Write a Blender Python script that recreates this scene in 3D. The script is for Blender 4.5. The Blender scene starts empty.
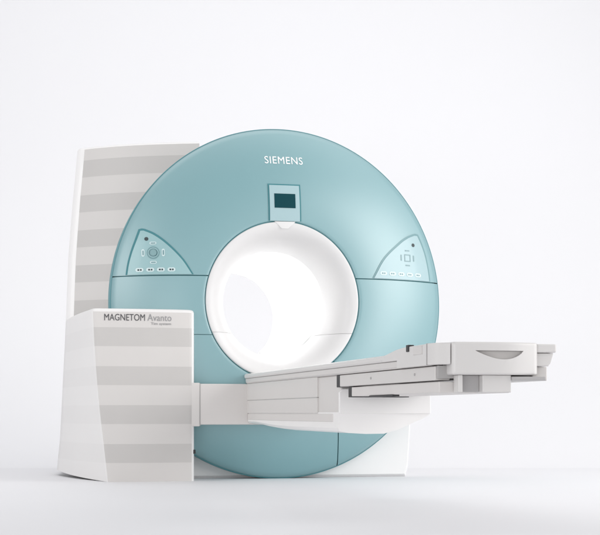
import bpy, bmesh, math
from mathutils import Vector
R = math.radians
S = bpy.context.scene
COL = S.collection

# ------------------------------------------------------------------ camera
CAM_H = .3745
cd = bpy.data.cameras.new('camera'); cam = bpy.data.objects.new('camera', cd); COL.objects.link(cam)
cam.location = (0, 0, CAM_H); cam.rotation_euler = (R(90), 0, 0)
cd.sensor_width = 36; cd.sensor_fit = 'HORIZONTAL'
cd.lens = 36 * 1500 / 600
cd.shift_y = (413 - 267.5) / 600
cd.clip_end = 200
S.camera = cam

# ------------------------------------------------------------------ light (white studio)
w = bpy.data.worlds.new('World'); S.world = w; w.use_nodes = True
bg = w.node_tree.nodes['Background']
bg.inputs[0].default_value = (.985, .985, 1, 1); bg.inputs[1].default_value = .60

def area(name, loc, target, sx, sy, power, col=(1, 1, 1), spread=180):
    l = bpy.data.lights.new(name, 'AREA'); l.shape = 'RECTANGLE'; l.size = sx; l.size_y = sy
    l.energy = power; l.color = col; l.spread = R(spread)
    o = bpy.data.objects.new(name, l); COL.objects.link(o); o.location = loc
    o.rotation_euler = (Vector(target) - Vector(loc)).to_track_quat('-Z', 'Y').to_euler()
    return o
area('key_softbox', (6.2, 5.8, 3.0), (.3, 8.2, .9), 5.4, 4.6, 190, (1, .985, .97), 125)
area('fill_softbox', (-2.2, -.3, .75), (0, 8.4, .5), 5.0, 1.2, 114)
area('added_side_fill', (-5.6, 5.2, 2.6), (-1.0, 9.2, 1.0), 3.0, 3.0, 54, (1, .99, .98), 120)  # added fill lamp that brightens the faces turned to the left
area('added_low_fill', (3.3, 5.9, .35), (.25, 8.3, .25), 1.2, .5, 9, (1, 1, 1), 150)  # added low fill lamp that lifts the bottom of the ring cover
area('top_softbox', (0, 9.3, 6.0), (0, 9.8, 0), 9, 3, 95)
area('backdrop_wash_light', (-3, 9.0, 7.2), (-3, 15.5, 2.2), 15, 2, 40, (1, 1, 1))
S.view_settings.view_transform = 'Standard'; S.view_settings.look = 'None'
S.view_settings.exposure = 0; S.view_settings.gamma = 1
S.render.engine = 'CYCLES'
S.cycles.max_bounces = 10; S.cycles.diffuse_bounces = 6

# ------------------------------------------------------------------ materials
def mat(name, col, rough=.45, coat=0, metal=0, bump=.0, mottle=.02, scale=6):
    m = bpy.data.materials.new(name); m.use_nodes = True
    nt = m.node_tree; b = nt.nodes['Principled BSDF']
    b.inputs['Roughness'].default_value = rough; b.inputs['Metallic'].default_value = metal
    b.inputs['Coat Weight'].default_value = coat; b.inputs['Coat Roughness'].default_value = .12
    tc = nt.nodes.new('ShaderNodeTexCoord'); n = nt.nodes.new('ShaderNodeTexNoise')
    n.inputs['Scale'].default_value = scale; n.inputs['Detail'].default_value = 5
    nt.links.new(tc.outputs['Object'], n.inputs['Vector'])
    rp = nt.nodes.new('ShaderNodeMapRange'); rp.inputs[3].default_value = 1 - mottle; rp.inputs[4].default_value = 1 + mottle
    nt.links.new(n.outputs['Fac'], rp.inputs[0])
    mx = nt.nodes.new('ShaderNodeVectorMath'); mx.operation = 'SCALE'; mx.inputs[0].default_value = col[:3]
    nt.links.new(rp.outputs[0], mx.inputs['Scale'])
    nt.links.new(mx.outputs[0], b.inputs['Base Color'])
    rr = nt.nodes.new('ShaderNodeMapRange'); rr.inputs[3].default_value = rough - .04; rr.inputs[4].default_value = rough + .04
    nt.links.new(n.outputs['Fac'], rr.inputs[0]); nt.links.new(rr.outputs[0], b.inputs['Roughness'])
    if bump:
        f = nt.nodes.new('ShaderNodeTexNoise'); f.inputs['Scale'].default_value = 900; f.inputs['Detail'].default_value = 2
        nt.links.new(tc.outputs['Object'], f.inputs['Vector'])
        bp = nt.nodes.new('ShaderNodeBump'); bp.inputs['Strength'].default_value = bump; bp.inputs['Distance'].default_value = .0006
        nt.links.new(f.outputs['Fac'], bp.inputs['Height']); nt.links.new(bp.outputs[0], b.inputs['Normal'])
    return m, mx, nt

def striped(name, light, dark, rough=.5):
    """printed horizontal bands, about 10.5 cm each, following the height"""
    m, mx, nt = mat(name, light, rough, bump=.15)
    tc = nt.nodes.new('ShaderNodeTexCoord'); sp = nt.nodes.new('ShaderNodeSeparateXYZ')
    nt.links.new(tc.outputs['Object'], sp.inputs[0])
    a = nt.nodes.new('ShaderNodeMath'); a.operation = 'SUBTRACT'; a.inputs[1].default_value = .102 - .2115
    nt.links.new(sp.outputs['Z'], a.inputs[0])
    d = nt.nodes.new('ShaderNodeMath'); d.operation = 'DIVIDE'; d.inputs[1].default_value = .2115
    nt.links.new(a.outputs[0], d.inputs[0])
    fr = nt.nodes.new('ShaderNodeMath'); fr.operation = 'FRACT'; nt.links.new(d.outputs[0], fr.inputs[0])
    cr = nt.nodes.new('ShaderNodeValToRGB'); e = cr.color_ramp.elements
    e[0].position = 0; e[0].color = (*light, 1)
    e[1].position = .008; e[1].color = (*dark, 1)
    x = e.new(.485); x.color = (*dark, 1)
    x = e.new(.497); x.color = (*light, 1)
    nt.links.new(fr.outputs[0], cr.inputs[0]); nt.links.new(cr.outputs[0], mx.inputs[0])
    return m

M = {}
M['floor'] = mat('floor_paint', (.765, .765, .785), .55, mottle=.012, scale=1.5)[0]
M['paper'] = mat('backdrop_paper', (.81, .81, .828), .75, mottle=.006, scale=.8)[0]
M['teal'] = mat('teal_plastic', (.132, .302, .332), .42, coat=1, bump=.12, mottle=.015)[0]
for m_ in (M['teal'],):
    m_.node_tree.nodes['Principled BSDF'].inputs['Coat IOR'].default_value = 2.05
    m_.node_tree.nodes['Principled BSDF'].inputs['Coat Roughness'].default_value = .5
M['teal_edge'] = mat('dark_teal_trim', (.07, .24, .27), .45)[0]
M['gap'] = mat('gasket', (.055, .21, .235), .7)[0]
M['white'] = mat('white_plastic', (.80, .79, .785), .42, coat=.15, bump=.12)[0]
M['bright'] = mat('bore_liner_white', (.86, .86, .86), .6)[0]
M['flare'] = mat('flare_white', (.66, .655, .655), .5, coat=.1)[0]
M['flare_low'] = mat('lower_flare_white', (.68, .675, .675), .5, coat=.1)[0]
M['foot'] = mat('housing_white', (.74, .74, .74), .5)[0]
M['table'] = mat('table_light_grey', (.645, .63, .62), .42, coat=.1, bump=.12)[0]
M['grey'] = mat('light_grey_plastic', (.62, .60, .585), .42, coat=.1, bump=.12)[0]
M['warm'] = mat('warm_grey_plastic', (.64, .615, .60), .45, coat=.1, bump=.12)[0]
M['midgrey'] = mat('mid_grey_metal', (.42, .41, .41), .4)[0]
M['dark'] = mat('black_rubber', (.02, .02, .022), .5)[0]
M['seamgrey'] = mat('grey_joint', (.40, .39, .385), .7)[0]
M['panel'] = mat('panel_silver', (.28, .45, .47), .4, coat=.2)[0]
M['panel_pale'] = mat('panel_pale', (.34, .48, .51), .42, coat=.3)[0]
M['pad'] = mat('pale_button', (.58, .70, .71), .4)[0]
M['dial'] = mat('dial_teal_grey', (.15, .28, .30), .4)[0]
M['ink'] = mat('dark_print', (.03, .045, .05), .5)[0]
M['screen'] = mat('dark_screen', (.006, .05, .062), .35, coat=0)[0]
M['screen'].node_tree.nodes['Principled BSDF'].inputs['Specular IOR Level'].default_value = .12
M['letter'] = mat('white_lettering', (.88, .89, .89), .4)[0]
M['print'] = mat('charcoal_print', (.06, .06, .065), .5)[0]
M['print_pale'] = mat('pale_grey_print', (.27, .27, .275), .5)[0]
M['print_faint'] = mat('faint_grey_print', (.45, .45, .455), .5)[0]
M['stripes'] = striped('striped_front', (.59, .571, .557), (.497, .482, .470))
M['stripes_washed'] = striped('light_washed_stripes', (.72, .71, .705), (.70, .69, .685))  # paler copy of the stripes, the side's wash of light put into its colour

# ------------------------------------------------------------------ helpers
def link(name, me, m, parent, angle=40):
    for p in me.polygons: p.use_smooth = True
    me.set_sharp_from_angle(angle=R(angle))
    me.materials.append(m)
    o = bpy.data.objects.new(name, me); COL.objects.link(o)
    if parent: o.parent = parent
    return o

def obj(name, bm, m, parent, angle=40, wn=False):
    bmesh.ops.remove_doubles(bm, verts=bm.verts, dist=1e-6)
    bmesh.ops.recalc_face_normals(bm, faces=bm.faces)
    me = bpy.data.meshes.new(name); bm.to_mesh(me); bm.free()
    o = link(name, me, m, parent, angle)
    if wn:
        k = o.modifiers.new('wn', 'WEIGHTED_NORMAL'); k.keep_sharp = True
    return o

def prism(poly, axis, a, b, bev=.004, seg=3, bm=None):
    """extrude a 2-D polygon: axis 'x' -> (y,z), 'y' -> (x,z), 'z' -> (x,y)"""
    own = bmesh.new()
    def P(p, t):
        return {'x': (t, p[0], p[1]), 'y': (p[0], t, p[1]), 'z': (p[0], p[1], t)}[axis]
    A = [own.verts.new(P(p, a)) for p in poly]; B = [own.verts.new(P(p, b)) for p in poly]
    n = len(poly)
    own.faces.new(A); own.faces.new(B[::-1])
    for i in range(n): own.faces.new((A[i], B[i], B[(i + 1) % n], A[(i + 1) % n]))
    bmesh.ops.recalc_face_normals(own, faces=own.faces)
    if bev:
        es = [e for e in own.edges if len(e.link_faces) == 2 and e.calc_face_angle() > R(25)]
        bmesh.ops.bevel(own, geom=es, offset=bev, segments=seg, affect='EDGES', profile=.6)
    if bm is None: return own
    me = bpy.data.meshes.new('t'); own.to_mesh(me); own.free(); bm.from_mesh(me); bpy.data.meshes.remove(me)
    return bm

def box(x0, x1, y0, y1, z0, z1, bev=.004, seg=3, bm=None):
    return prism([(x0, y0), (x1, y0), (x1, y1), (x0, y1)], 'z', z0, z1, bev, seg, bm)

def boolean(o, cutter):
    k = o.modifiers.new('cut', 'BOOLEAN'); k.object = cutter; k.solver = 'EXACT'; k.operation = 'DIFFERENCE'
    bpy.context.view_layer.update()
    dg = bpy.context.evaluated_depsgraph_get()
    me = bpy.data.meshes.new_from_object(o.evaluated_get(dg))
    o.modifiers.clear(); o.data = me
    for p in me.polygons: p.use_smooth = True
    me.set_sharp_from_angle(angle=R(35))
    bpy.data.objects.remove(cutter)

CX, CZ = 0.0, 1.0005
DX = .022                       # the big cover sits 12 mm right of the bore axis
R0, R1 = .4485, 1.0
def sq(r): return 1 - .036 * r / R1
def surf_r(r):
    t = max(0, (r - R0) / (R1 - R0)); return .2 * t * t
def surf(x, z):
    r = math.hypot(x, z - CZ)
    for _ in range(4):
        d = DX * min(1, r / R1) ** 4
        r = math.hypot((x - d) / sq(r), z - CZ)
    return surf_r(r)

def lathe(profile, seg=256, cx=CX, a0=0, a1=360, bm=None):
    bm = bm or bmesh.new(); rings = []
    full = (a1 - a0) >= 360
    n = seg if full else seg + 1
    for r, y in profile:
        rings.append([bm.verts.new((cx * min(1, r / R1) ** 4 + r * sq(r) * math.cos(R(a0 + (a1 - a0) * i / seg)), y,
                                    CZ + r * math.sin(R(a0 + (a1 - a0) * i / seg)))) for i in range(n)])
    for A, B in zip(rings, rings[1:]):
        for i in range(n if full else n - 1):
            j = (i + 1) % n
            bm.faces.new((A[i], A[j], B[j], B[i]))
    return bm

def cut(bm, co, no):
    """keep what lies on the side the normal points to"""
    bmesh.ops.bisect_plane(bm, geom=bm.verts[:] + bm.edges[:] + bm.faces[:], plane_co=co, plane_no=no, clear_inner=True)

# ------------------------------------------------------------------ the setting
def structure(o): o['kind'] = 'structure'; return o
bm = bmesh.new()
FY = 10.2
vs = [bm.verts.new(p) for p in ((-30, -8, 0), (30, -8, 0), (30, FY, 0), (-30, FY, 0))]; bm.faces.new(vs)
structure(obj('floor', bm, M['floor'], None))
bm = bmesh.new(); prof = [(FY, .0), (FY + .3, 0.002)]
RC = 3.0
prof = [(FY, 0.0)] + [(FY + RC * math.sin(R(a)), RC * (1 - math.cos(R(a)))) for a in range(2, 91, 2)] + [(FY + RC, 14)]
L = [bm.verts.new((-30, y, z)) for y, z in prof]; Q = [bm.verts.new((30, y, z)) for y, z in prof]
for i in range(len(prof) - 1): bm.faces.new((L[i], Q[i], Q[i + 1], L[i + 1]))
structure(obj('backdrop', bm, M['paper'], None, 60))

# ------------------------------------------------------------------ the scanner
root = bpy.data.objects.new('mri_scanner', None); COL.objects.link(root)
root.location = (-.095, 8.385, 0); root.rotation_euler = (0, 0, math.atan(350 / 1500))
root['label'] = 'large white and teal ring shaped MRI scanner with grey striped cabinet and long patient table'
root['category'] = 'MRI scanner'

# --- main housing behind the teal cover (ring shaped, flat flanks and foot)
bm = bmesh.new(); N = 160
def outer(i, y):
    a = 2 * math.pi * i / N; dx, dz = math.cos(a), math.sin(a)
    if dz >= 0: return (.865 * dx, y, CZ + .90 * dz)
    w_ = .865; hgt = CZ - .0005
    t = min(w_ / max(1e-6, abs(dx)), hgt / max(1e-6, abs(dz)))
    x = t * dx; z = t * dz
    x *= 1 - .045 * (abs(z) / hgt) ** 2
    return (x, y, CZ + z)
def ring(f, y): return [bm.verts.new(f(i, y)) for i in range(N)]
inner = lambda i, y: (.306 * math.cos(2 * math.pi * i / N), y, CZ + .306 * math.sin(2 * math.pi * i / N))
sm = lambda k: (lambda i, y: tuple(a + (b - a) * k for a, b in zip((0, y, CZ), outer(i, y))))
seq = [ring(inner, .31), ring(sm(.985), .31), ring(outer, .33), ring(outer, 1.66), ring(sm(.985), 1.68), ring(inner, 1.68)]
for A, B in zip(seq, seq[1:]):
    for i in range(N): bm.faces.new((A[i], A[(i + 1) % N], B[(i + 1) % N], B[i]))
housing = obj('magnet_housing', bm, M['foot'], root, 30)

# --- striped side panel behind the ring, widening toward the floor
LV = [(.032, -1.181), (.12, -1.171), (.211, -1.163), (.4, -1.153), (.575, -1.145), (.76, -1.135), (.951, -1.127), (1.13, -1.121),
      (1.303, -1.114), (1.48, -1.101), (1.667, -1.086), (1.83, -1.070), (1.965, -1.058)]
def catmull(P, n):
    out = []
    Q = [tuple(2 * a - b for a, b in zip(P[0], P[1]))] + list(P) + [tuple(2 * a - b for a, b in zip(P[-1], P[-2]))]
    for k in range(1, len(Q) - 2):
        for s in range(n):
            t = s / n
            out.append(tuple(.5 * (2 * b + (c - a) * t + (2 * a - 5 * b + 4 * c - d) * t * t + (-a + 3 * b - 3 * c + d) * t ** 3)
                             for a, b, c, d in zip(Q[k - 1], Q[k], Q[k + 1], Q[k + 2])))
    out.append(tuple(P[-1])); return out
def panel_curve(xl):
    f = (xl + .38) / (-1.057 + .38)
    P = [(-.38, .565), (-.52, .615), (-.68, .685), (-.82, .765), (-.94, .855), (-1.02, .93)]
    P = [(-.38 + (x + .38) * f, y) for x, y in P]
    return catmull(P, 5)
def panel_side(xl):
    f = (xl + .38) / (-1.057 + .38)
    P = [(-.38 + (-1.02 + .38) * f, .93), (xl + .013, .952), (xl, .985), (xl + .004, 1.03), (xl + .03, 1.2), (xl + .06, 1.45), (xl + .10, 1.66)]
    return catmull(P, 4)
def loft(levels, curve, scale_in=()):
    bm = bmesh.new(); rows = []
    for z, xl in levels: rows.append([bm.verts.new((x, y, z)) for x, y in curve(xl)])
    for A, B in zip(rows, rows[1:]):
        for i in range(len(A) - 1): bm.faces.new((A[i], A[i + 1], B[i + 1], B[i]))
    return bm, rows
bm, rows = loft(LV, panel_curve)
obj('striped_panel', bm, M['stripes'], root, 60)
bm, rows = loft(LV, panel_side)
z, xl = LV[-1]
# rounded top: a cap that closes panel and side
top = panel_curve(xl) + panel_side(xl)[1:]
ins = [(x + (-.45 - x) * .012, y + (1.3 - y) * .02) for x, y in top]
ins2 = [(x + (-.45 - x) * .028, y + (1.3 - y) * .04) for x, y in top]
T0 = [bm.verts.new((x, y, z)) for x, y in top]
T1 = [bm.verts.new((x, y, z + .011)) for x, y in ins]
T2 = [bm.verts.new((x, y, z + .015)) for x, y in ins2]
for A, B in ((T0, T1), (T1, T2)):
    for i in range(len(A) - 1): bm.faces.new((A[i], A[i + 1], B[i + 1], B[i]))
c0 = bm.verts.new((-.38, 1.66, z + .015))
for i in range(len(T2) - 1): bm.faces.new((T2[i], T2[i + 1], c0))
obj('panel_side', bm, M['white'], root, 60)

# --- teal ring cover in pieces, with real gaps over a dark backing
prof = [(R0 + .004, .045), (R0 + .0005, .02), (R0, .008), (R0 + .003, .0025), (R0 + .008, .0005)]
n = 40
for i in range(1, n + 1):
    r = R0 + .008 + (.975 - R0 - .008) * i / n
    prof.append((r, surf_r(r) + .0004))
prof += [(.983, .192), (.990, .199), (.995, .2075), (.998, .219), (.9998, .233), (1.0, .25), (1.0, .272)]
G = .0028
def cover(name, planes):
    bm = lathe(prof, cx=DX, seg=288)
    for co, no in planes: cut(bm, co, no)
    return obj(name, bm, M['teal'], root, 50)
ZS, ZL, XV = 1.134, .808, .353
cover('upper_cover', [((0, 0, ZS + G), (0, 0, 1))])
cover('side_cover', [((0, 0, ZS - G), (0, 0, -1)), ((0, 0, ZL + G * .6), (0, 0, 1)), ((0, 0, 0), (-1, 0, 0))])
cover('lower_cover', [((0, 0, ZL - G * .6), (0, 0, -1)), ((.373 - G, 0, 0), (-1, 0, -0.118))])
cover('side_cover', [((0, 0, ZS - G), (0, 0, -1)), ((.373 + G, 0, 0), (1, 0, 0.118))])
back = [(R0 + .004, .05), (R0 + .004, .02)] + [(R0 + .01 + (.965 - R0) * i / 24, surf_r(R0 + .01 + (.965 - R0) * i / 24) + .010) for i in range(24)] + [(.982, .215), (.985, .29)]
obj('cover_backing', lathe(back, cx=DX, seg=200), M['gap'], root)
obj('edge_trim', lathe([(.9965, .210), (1.0008, .213), (1.0022, .220), (1.0022, .30), (.985, .315), (.90, .316)], cx=DX, seg=256), M['teal_edge'], root)

obj('bore_gasket', lathe([(.4405, .009), (.452, .009)], cx=0, seg=200), M['gap'], root)
# --- bore flare and liner
def flare(r0, r1, y0, d, n=26):
    return [(r0 - (r0 - r1) * math.sin(R(90 * i / n)), y0 + d * (1 - math.cos(R(90 * i / n)))) for i in range(n + 1)]
fl = [(.4435, .05), (.4445, .012), (.4435, .002), (.4405, -.0015)] + flare(.437, .304, -.002, .285)
ZF = .822
bm = lathe(fl, seg=256); cut(bm, (0, 0, ZF + .0006), (0, 0, 1)); obj('bore_flare', bm, M['flare'], root, 60)
fl2 = [(.4435, .05), (.4445, .012), (.4435, .000), (.4405, -.0045)] + flare(.437, .304, -.006, .289)
bm = lathe(fl2, seg=256); cut(bm, (0, 0, ZF - .0006), (0, 0, -1)); obj('lower_bore_flare', bm, M['flare_low'], root, 60)
bore = obj('bore_liner', lathe([(.304, .283), (.3, .30), (.3, 1.64), (.306, 1.69)], seg=200), M['bright'], root, 60)
# two low guide rails inside the bore that the table top slides on
for s in (-1, 1):
    pts = [(s * .185, .775), (s * .255, .845), (s * .262, .835), (s * .272, .828), (s * .25, .80), (s * .20, .765)]
    obj('bore_guide_rail', prism(pts, 'y', .32, 1.60, .003, 2), M['bright'], bore)
# bore light strips: two lamps high in the tunnel
for s in (-1, 1):
    l = bpy.data.lights.new('bore_light', 'AREA'); l.shape = 'RECTANGLE'; l.size = .05; l.size_y = 1.1; l.energy = 2.8
    o = bpy.data.objects.new('bore_light', l); COL.objects.link(o); o.parent = root
    o.location = (s * .17, .98, CZ + .225); o.rotation_euler = (0, R(-35 * s), 0)

# --- plates that follow the curved cover
def sheet(rows, off):
    """rows: list of (z, xleft, xright); a sheet lying on the cover"""
    bm = bmesh.new(); V = []
    for z, a, b in rows:
        V.append([bm.verts.new((a + (b - a) * i / 14, surf(a + (b - a) * i / 14, z) - off, z)) for i in range(15)])
    for A, B in zip(V, V[1:]):
        for i in range(14): bm.faces.new((A[i], A[i + 1], B[i + 1], B[i]))
    return bm
def thick(bm, t):
    """give a sheet a real edge"""
    g = bmesh.ops.extrude_face_region(bm, geom=bm.faces[:])
    for v in [v for v in g['geom'] if isinstance(v, bmesh.types.BMVert)]: v.co.y -= t
    return bm
def edge_x(P, z):
    P = sorted(P, key=lambda p: p[1])
    for a, b in zip(P, P[1:]):
        if a[1] <= z <= b[1]: return a[0] + (b[0] - a[0]) * (z - a[1]) / (b[1] - a[1] + 1e-9)
    return P[0][0] if z < P[0][1] else P[-1][0]
def tri_rows(left, right, zt, zb, n=44):
    l = catmull(left, 12); r = catmull(right, 12); out = []
    for i in range(n + 1):
        z = zb + (zt - zb) * (i / n)
        out.append((z, edge_x(l, z), edge_x(r, z)))
    return out
def rows_grow(rows, g, zb):
    out = []
    for k, (z, a, b) in enumerate(rows): out.append((z, a, b))
    zt = out[-1][0]
    res = []
    for z, a, b in out:
        res.append((z + g * 1.0 * (z - zb) / (zt - zb), a - g, b + g))
    res.append((zt + g * 1.35, (out[-1][1] + out[-1][2]) / 2 - g * .35, (out[-1][1] + out[-1][2]) / 2 + g * .35))
    return res
def decal(name, kind, cx, cz, w_, h_, m, parent, off=.0075, t=.0012, rot=0):
    """small flat or round piece on the cover"""
    bm = bmesh.new(); pts = []
    if kind == 'round': pts = [(w_ / 2 * math.cos(a * math.pi / 16), h_ / 2 * math.sin(a * math.pi / 16)) for a in range(32)]
    elif kind == 'pill':
        L_, r = max(w_, h_), min(w_, h_) / 2
        pts = [((L_ / 2 - r) + r * math.cos(R(a)), r * math.sin(R(a))) for a in range(-90, 91, 15)] + \
              [(-(L_ / 2 - r) + r * math.cos(R(a)), r * math.sin(R(a))) for a in range(90, 271, 15)]
        if h_ > w_: pts = [(-z, x) for x, z in pts]
    else: pts = [(-w_ / 2, -h_ / 2), (w_ / 2, -h_ / 2), (w_ / 2, h_ / 2), (-w_ / 2, h_ / 2)]
    vs = [bm.verts.new((cx + x, surf(cx + x, cz + z) - off, cz + z)) for x, z in pts]
    bm.faces.new(vs); thick(bm, t)
    return obj(name, bm, m, parent, 40)
def ringpiece(name, cx, cz, ro, ri, m, parent, off=.0075, t=.0012, square=False):
    bm = bmesh.new(); A = []; B = []
    k = 4 if square else 36
    for i in range(k):
        a = 2 * math.pi * (i + (.5 if square else 0)) / k
        for Lst, r in ((A, ro), (B, ri)):
            x, z = cx + r * math.cos(a), cz + r * math.sin(a); Lst.append(bm.verts.new((x, surf(x, z) - off, z)))
    for i in range(k): bm.faces.new((A[i], A[(i + 1) % k], B[(i + 1) % k], B[i]))
    thick(bm, t); return obj(name, bm, m, parent, 40)

def control_panel(left, right, zt, m, ctr, dot, row_z, row_x, strong):
    rows = tri_rows(left, right, zt, ZS + .006)
    seam = obj('panel_joint', thick(sheet(rows_grow(rows, .0095, ZS), .0009), .0012), M['gap'] if strong else M['dial'], root, 50)
    p = obj('control_panel', thick(sheet(rows, .001), .0035), m, root, 50)
    p['label'] = 'left control panel with round dial and four buttons' if strong else 'right control panel with square pad'
    seam.parent = p
    o = .0048
    decal('indicator', 'round', dot[0], dot[1], .021, .021, M['ink'], p, o)
    cx, cz = ctr
    ink = M['ink'] if strong else M['dial']
    if strong:
        decal('dial_seat', 'round', cx, cz, .066, .070, M['dial'], p, o)
        ringpiece('dial_ring', cx, cz, .0285, .0235, M['panel'], p, o + .0012)
        decal('dial_knob', 'round', cx, cz, .034, .036, M['midteal'], p, o + .0012, .006)
        for s in (-1, 1):
            decal('rocker_button', 'pill', cx + s * .053, cz, .016, .042, M['pad'], p, o)
            decal('rocker_mark', 'box', cx + s * .053, cz, .006, .026, M['dial'], p, o + .0012)
            decal('rocker_button', 'pill', cx, cz + s * .054, .036, .015, M['pad'], p, o)
            decal('rocker_mark', 'box', cx, cz + s * .054, .024, .006, M['dial'], p, o + .0012)
    else:
        ringpiece('square_pad_frame', cx, cz, .030, .022, M['dial_pale'], p, o, square=True)
        for s in (-1, 1):
            decal('rocker_mark', 'box', cx + s * .043, cz, .008, .034, M['dial_pale'], p, o)
            decal('rocker_mark', 'box', cx, cz + s * .043, .030, .007, M['dial_pale'], p, o)
    for x in row_x:
        decal('push_button', 'pill', x, row_z, .042, .022, M['pad'], p, o)
        decal('button_mark', 'box', x - .006, row_z, .009, .009, ink if strong else M['dial_pale'], p, o + .0012)
        decal('button_mark', 'box', x + .007, row_z, .008, .009, ink if strong else M['dial_pale'], p, o + .0012)
M['midteal'] = mat('knob_teal', (.20, .34, .36), .4)[0]
M['dial_pale'] = mat('pale_mark', (.20, .31, .33), .4)[0]
control_panel([(-.855, 1.136), (-.845, 1.20), (-.826, 1.27), (-.802, 1.335), (-.782, 1.388)],
              [(-.511, 1.136), (-.570, 1.225), (-.650, 1.310), (-.715, 1.362), (-.766, 1.388)], 1.388, M['panel'],
              (-.719, 1.261), (-.753, 1.340), 1.166, (-.792, -.736, -.680, -.624), True)
control_panel([(.529, 1.136), (.602, 1.253), (.702, 1.342), (.762, 1.382), (.812, 1.403)],
              [(.905, 1.136), (.897, 1.20), (.880, 1.284), (.857, 1.350), (.832, 1.403)], 1.403, M['panel_pale'],
              (.752, 1.266), (.797, 1.345), 1.170, (.590, .648, .706, .764, .822), False)

# --- display above the bore
dc = .011
def drows(h_, zb, zt, n=16): return [(zb + (zt - zb) * i / n, dc - h_, dc + h_) for i in range(n + 1)]
seam = obj('display_joint', thick(sheet(drows(.0935, 1.448, 1.6585), .0009), .0012), M['gap'], root, 50)
disp = obj('display_panel', thick(sheet(drows(.0855, 1.447, 1.6505), .001), .0045), M['panel_pale'], root, 50)
seam.parent = disp
obj('screen', thick(sheet([(1.521 + .081 * i / 8, dc - .059, dc + .061) for i in range(9)], .0060), .0012), M['screen'], disp, 50)
# small white tab that carries the display down over the rim
obj('rim_tab', prism([(dc - .060, 1.445), (dc + .060, 1.445), (dc + .018, 1.405), (dc - .018, 1.405)], 'y', -.004, .03, .002, 2), M['flare_low'], disp)

# --- lettering
def text(name, body, x0, x1, z0, z1, m, parent, yfun, bold=0., t=.001, space=1.0):
    c = bpy.data.curves.new(name, 'FONT'); c.body = body; c.offset = bold; c.space_character = space; c.resolution_u = 4
    o = bpy.data.objects.new(name, c); COL.objects.link(o)
    bpy.context.view_layer.update()
    me = bpy.data.meshes.new_from_object(o.evaluated_get(bpy.context.evaluated_depsgraph_get()))
    bpy.data.objects.remove(o)
    xs = [v.co.x for v in me.vertices]; ys = [v.co.y for v in me.vertices]
    a, b, cc, d = min(xs), max(xs), min(ys), max(ys)
    bm = bmesh.new(); bm.from_mesh(me)
    for v in bm.verts:
        x = x0 + (x1 - x0) * (v.co.x - a) / (b - a); z = z0 + (z1 - z0) * (v.co.y - cc) / (d - cc)
        v.co = (x, yfun(x, z), z)
    bmesh.ops.remove_doubles(bm, verts=bm.verts, dist=1e-6)
    thick(bm, t)
    return obj(name, bm, m, parent, 30)
text('brand_lettering', 'SIEMENS', -.088, .132, 1.779, 1.823, M['letter'], root, lambda x, z: surf(x, z) - .0005, .0, space=1.08)

# --- striped cabinet at the left
CXL = [(.0, -.983), (.10, -.9935), (.20, -1.005), (.282, -1.015), (.42, -1.030), (.553, -1.042), (.66, -1.050), (.77, -1.057), (.86, -1.061), (.925, -1.0635)]
def xr(z):
    P = LV
    for a, b in zip(P, P[1:]):
        if a[0] <= z <= b[0]: return a[1] + (b[1] - a[1]) * (z - a[0]) / (b[0] - a[0])
    return P[0][1]
def cab_front(z, xl):
    P = [(-.500, .60), (-.500, .10), (-.500, .035)]
    arc = [(-.535 + .035 * math.cos(R(a)), .020 - .042 * math.sin(R(a))) for a in range(0, 91, 15)]
    P += arc + [(-.545 + (xl + .03 + .545) * i / 10, -.022 - .010 * math.sin(math.pi * i / 10)) for i in range(1, 10)]
    P += [(xl + .03, -.022), (xl + .014, -.021), (xl + .005, -.0175)]
    return P
def cab_side(z, xl):
    x2 = xr(z) - .002
    P = [(xl + .005, -.0175), (xl, -.010), (xl - .004, .006)]
    for i in range(1, 11):
        t = i / 10
        P.append((xl - .004 + (x2 - xl + .004) * (t + .18 * math.sin(math.pi * t)), .006 + (.984 - .006) * t))
    P += [(x2 + .02, 1.02), (x2 + .06, 1.05)]
    return P
def cab_z(z, y):      # the skirt lifts a little toward the rear
    lift = .030 * max(0, min(1, y / .98))
    return z + lift * max(0, 1 - z / .2)
def cab(name, curve, m):
    bm = bmesh.new(); rows = []
    for z, xl in CXL: rows.append([bm.verts.new((x, y, cab_z(z, y))) for x, y in curve(z, xl)])
    for A, B in zip(rows, rows[1:]):
        for i in range(len(A) - 1): bm.faces.new((A[i], A[i + 1], B[i + 1], B[i]))
    return bm
bm = cab('c', cab_side, None)
z, xl = CXL[-1]
top = cab_front(z, xl) + cab_side(z, xl)[1:]
def inset(P, d):
    cx_, cy_ = -.78, .42; out = []
    for x, y in P:
        dx, dy = cx_ - x, cy_ - y; 
        out.append((x + math.copysign(min(d, abs(dx)), dx) if abs(dx) > .2 else x, y + math.copysign(min(d, abs(dy)), dy) if abs(dy) > .2 else y))
    return out
rws = [[bm.verts.new((x, y, zz)) for x, y in inset(top, d)] for d, zz in ((0, z), (.0015, z + .007), (.005, z + .013), (.011, z + .017), (.018, z + .018))]
for A, B in zip(rws, rws[1:]):
    for i in range(len(A) - 1): bm.faces.new((A[i], A[i + 1], B[i + 1], B[i]))
c0 = bm.verts.new((-.78, .5, z + .018))
for i in range(len(top) - 1): bm.faces.new((rws[-1][i], rws[-1][i + 1], c0))
cabinet = obj('cabinet', bm, M['stripes_washed'], root, 50)
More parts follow.
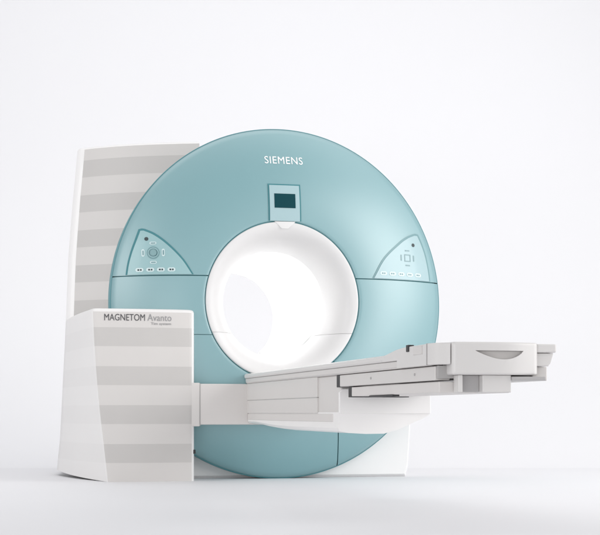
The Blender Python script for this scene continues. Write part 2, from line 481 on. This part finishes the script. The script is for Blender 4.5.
# striped front face with its plain rounded right edge
bm = cab('f', lambda z, xl: cab_front(z, xl)[7:], None)
obj('front_panel', bm, M['stripes'], cabinet, 50)
bm = cab('e', lambda z, xl: cab_front(z, xl)[:8], None)
obj('corner_trim', bm, M['white'], cabinet, 50)
def fy(x):
    t = (x + .545) / (-1.0335 + .545); return -.022 - .010 * math.sin(math.pi * max(0, min(1, t)))
tf = lambda x, z: fy(x) - .001
text('model_lettering', 'MAGNETOM', -.998, -.778, .877, .913, M['print'], cabinet, tf, .0, .0006)
text('model_lettering', 'Avanto', -.764, -.632, .877, .914, M['print_pale'], cabinet, tf, .0, .0006)
text('model_lettering', 'Tim system', -.745, -.634, .852, .869, M['print_pale'], cabinet, tf, .0, .0006)

# --- arm from the cabinet to the table lift
arm = obj('support_arm', box(-.475, .0, -.012, .10, .310, .536, .006), M['warm'], root, 40, True)
obj('arm_collar', box(-.530, -.474, -.017, .10, .301, .541, .004), M['grey'], arm, 40, True)
obj('arm_collar_joint', box(-.478, -.468, -.0135, .09, .304, .5385, .0015, 1), M['seamgrey'], arm)
obj('gap_shade', box(-.512, -.494, -.005, .05, .150, .172, .002, 1), M['dark'], arm)  # dark block put in for the shade of the gap beside the cabinet

# --- table lift / support under the table
sup = obj('table_support', box(-.196, .200, -2.0, .012, .365, .5385, .012, 4), M['grey'], root, 40, True)
hull = [(-.200, .378), (.204, .378), (.208, .368), (.165, .346), (.118, .327), (.06, .302), (0, .286), (-.08, .285), (-.16, .290), (-.196, .297), (-.204, .31), (-.2, .338)]
# the hull rises toward the ring
bm = bmesh.new(); rows = []
for y, k in ((-2.004, 1), (-1.4, 1), (-1.0, .99), (-.75, .95), (-.55, .88), (-.38, .79), (-.25, .74), (-.018, .72)):
    rows.append([bm.verts.new((x, y, .378 - (.378 - z_) * k)) for x, z_ in hull])
for A, B in zip(rows, rows[1:]):
    for i in range(len(hull)): j = (i + 1) % len(hull); bm.faces.new((A[i], A[j], B[j], B[i]))
bm.faces.new(rows[0]); bm.faces.new(rows[-1][::-1])
obj('belly_cover', bm, M['white'], sup, 30)
obj('front_cover', prism([(-.199, .372), (.207, .372), (.206, .462), (.190, .478), (-.185, .478), (-.199, .462)], 'y', -2.012, -1.992, .003), M['white'], sup, 40, True)
# side covers in two storeys
obj('upper_side_cover', box(-.206, -.19, -1.632, .004, .4455, .5365, .003), M['grey'], sup, 40, True)
obj('lower_side_cover', box(-.206, -.19, -1.632, .004, .3735, .4425, .003), M['grey'], sup, 40, True)
obj('side_ledge', box(-.2035, -.18, -1.905, -.015, .336, .3705, .003), M['warm'], sup, 40, True)
obj('side_joint', box(-.2045, -.19, -1.625, .0, .4415, .4465, .0), M['seamgrey'], sup)

# --- the table
TZ = .591
bm = prism([(-.218, .566), (-.222, .574), (-.221, .586), (-.214, .591), (-.17, .589), (-.08, .580), (.08, .580), (.17, .589), (.214, .591), (.221, .586), (.222, .574), (.218, .566)],
           'y', -2.93, -.008, .002, 2)
table = obj('patient_table', bm, M['table'], root, 40, True)
table['label'] = 'long narrow grey white patient table reaching out to the right'
def tp(name, bm, m, wn=True): return obj(name, bm, m, table, 40, wn)
tp('table_base', prism([(-.206, .537), (-.214, .543), (-.2165, .5632), (.2165, .5632), (.214, .543), (.206, .537)], 'y', -3.27, -.012, .002, 2), M['grey'])
tp('base_joint', box(-.213, .213, -2.92, -.014, .5625, .5668, 0), M['seamgrey'], False)
for s in (-1, 1):
    a, b = sorted((s * .204, s * .150))
    r_ = tp('side_rail', box(a, b, -3.315, -2.035, .486, .5345, .004), M['grey'])
    tp('rail_bracket', box(a + .004, b - .004, -2.034, -1.965, .484, .5365, .0015, 1), M['dark'], False)
    for yy in (-2.52, -3.09):
        d_ = bmesh.new(); bmesh.ops.create_cone(d_, cap_ends=True, segments=20, radius1=.005, radius2=.0045, depth=.004)
        for v in d_.verts: x, y, z_ = v.co; v.co = (s * .2055 + z_ * s, yy + x, .511 + y)
        tp('screw', d_, M['midgrey'], False)
tp('rail_crossbar', box(-.149, .149, -3.30, -2.10, .497, .5355, .003), M['midgrey'])
tp('lower_tray', box(-.194, .060, -3.33, -2.19, .4435, .4815, .004), M['warm'])
tp('tray_bracket', box(-.188, .055, -2.189, -2.115, .440, .4855, .0015, 1), M['dark'], False)
tp('tray_slot', box(-.197, -.17, -2.79, -2.46, .4375, .4432, .001, 1), M['dark'], False)
# raised end section, ramping up from the top
prof_s = [(-2.74, .588), (-2.80, .593), (-2.92, .6055), (-3.02, .6105), (-3.285, .6115), (-3.285, .5375), (-2.93, .5375), (-2.93, .5655), (-2.74, .5655)]
tp('end_section', prism(prof_s, 'x', -.2235, .2235, .003, 2), M['table'])
# end housing: a shaped block with a crescent grip
def plan(x0, x1, yb, yf, r=.014):
    P = [(x0, yb), (x0, yf + r * 1.6)]
    P += [(x0 + r - r * math.cos(R(a)), yf + r * 1.0 - r * 1.0 * math.sin(R(a)) + .0) for a in range(15, 90, 15)]
    for i in range(0, 9):
        t = i / 8; x = x0 + r + (x1 - .012 - x0 - r) * t
        P.append((x, yf - .012 * math.sin(math.pi * t) + .030 * max(0, t - .55) ** 1.6 * 2.6))
    P += [(x1, yf + .034), (x1, yb)]
    return P
bm = prism(plan(-.169, .148, -3.290, -3.400), 'z', .5035, .6145, .010, 4)
endh = obj('end_housing', bm, M['table'], table, 35, False)
cr = [(-.092 + .177 * i / 20, .5855) for i in range(21)] + [(.085 - .177 * i / 20, .5855 - .0300 * math.sin(math.pi * (i / 20) ** .8) ** .9) for i in range(1, 20)]
cb = prism(cr, 'y', -3.5, -3.378, 0); cu = obj('cutter', cb, M['table'], None)
cu.parent = table; boolean(endh, cu)
tp('end_flank', prism([(-.2235, -3.289), (-.2235, -3.305), (-.216, -3.335), (-.200, -3.362), (-.172, -3.386), (-.172, -3.289)], 'z', .5385, .6125, .004, 3), M['table'])
k = endh.modifiers.new('wn', 'WEIGHTED_NORMAL'); k.keep_sharp = True
tp('grip_pocket', prism([(x * 1.0, z_) for x, z_ in [(-.088, .584), (.082, .584), (.06, .566), (0, .556), (-.06, .566)]], 'y', -3.3795, -3.3775, 0), M['grey'], False)
# stepped piece on the far right of the end
tp('end_flange', box(.1485, .222, -3.357, -3.292, .582, .6115, .007), M['table'])
tp('end_flange', prism([(.150, .5805), (.216, .5805), (.205, .545), (.195, .536), (.150, .536)], 'y', -3.345, -3.292, .003), M['table'])
tp('side_clip', box(-.2262, -.2225, -3.235, -3.135, .578, .6075, .0015, 1), M['grey'])
tp('end_core', box(-.165, .12, -3.36, -3.20, .506, .5365, .002), M['midgrey'])
tp('end_plate', box(.045, .168, -3.392, -3.22, .4855, .4985, .003), M['midgrey'])
tp('motor_housing', box(-.058, .045, -3.385, -3.335, .4445, .5030, .003), M['table'])
tp('motor_recess', box(-.128, -.0585, -3.352, -3.334, .4465, .5028, .002), M['midgrey'])
tp('motor_cheek', box(-.144, -.1285, -3.385, -3.334, .4445, .5030, .003), M['table'])
tp('end_gap', box(-.200, -.14, -3.335, -3.318, .492, .5355, .002), M['seamgrey'], False)
tp('joint_line', box(-.2245, .2, -3.2885, -3.2825, .538, .6128, 0), M['seamgrey'], False)
tp('latch', box(-.2275, -.205, -3.085, -3.055, .592, .617, .003, 2), M['dark'])
tp('latch', box(.205, .2275, -3.085, -3.055, .592, .617, .003, 2), M['dark'])
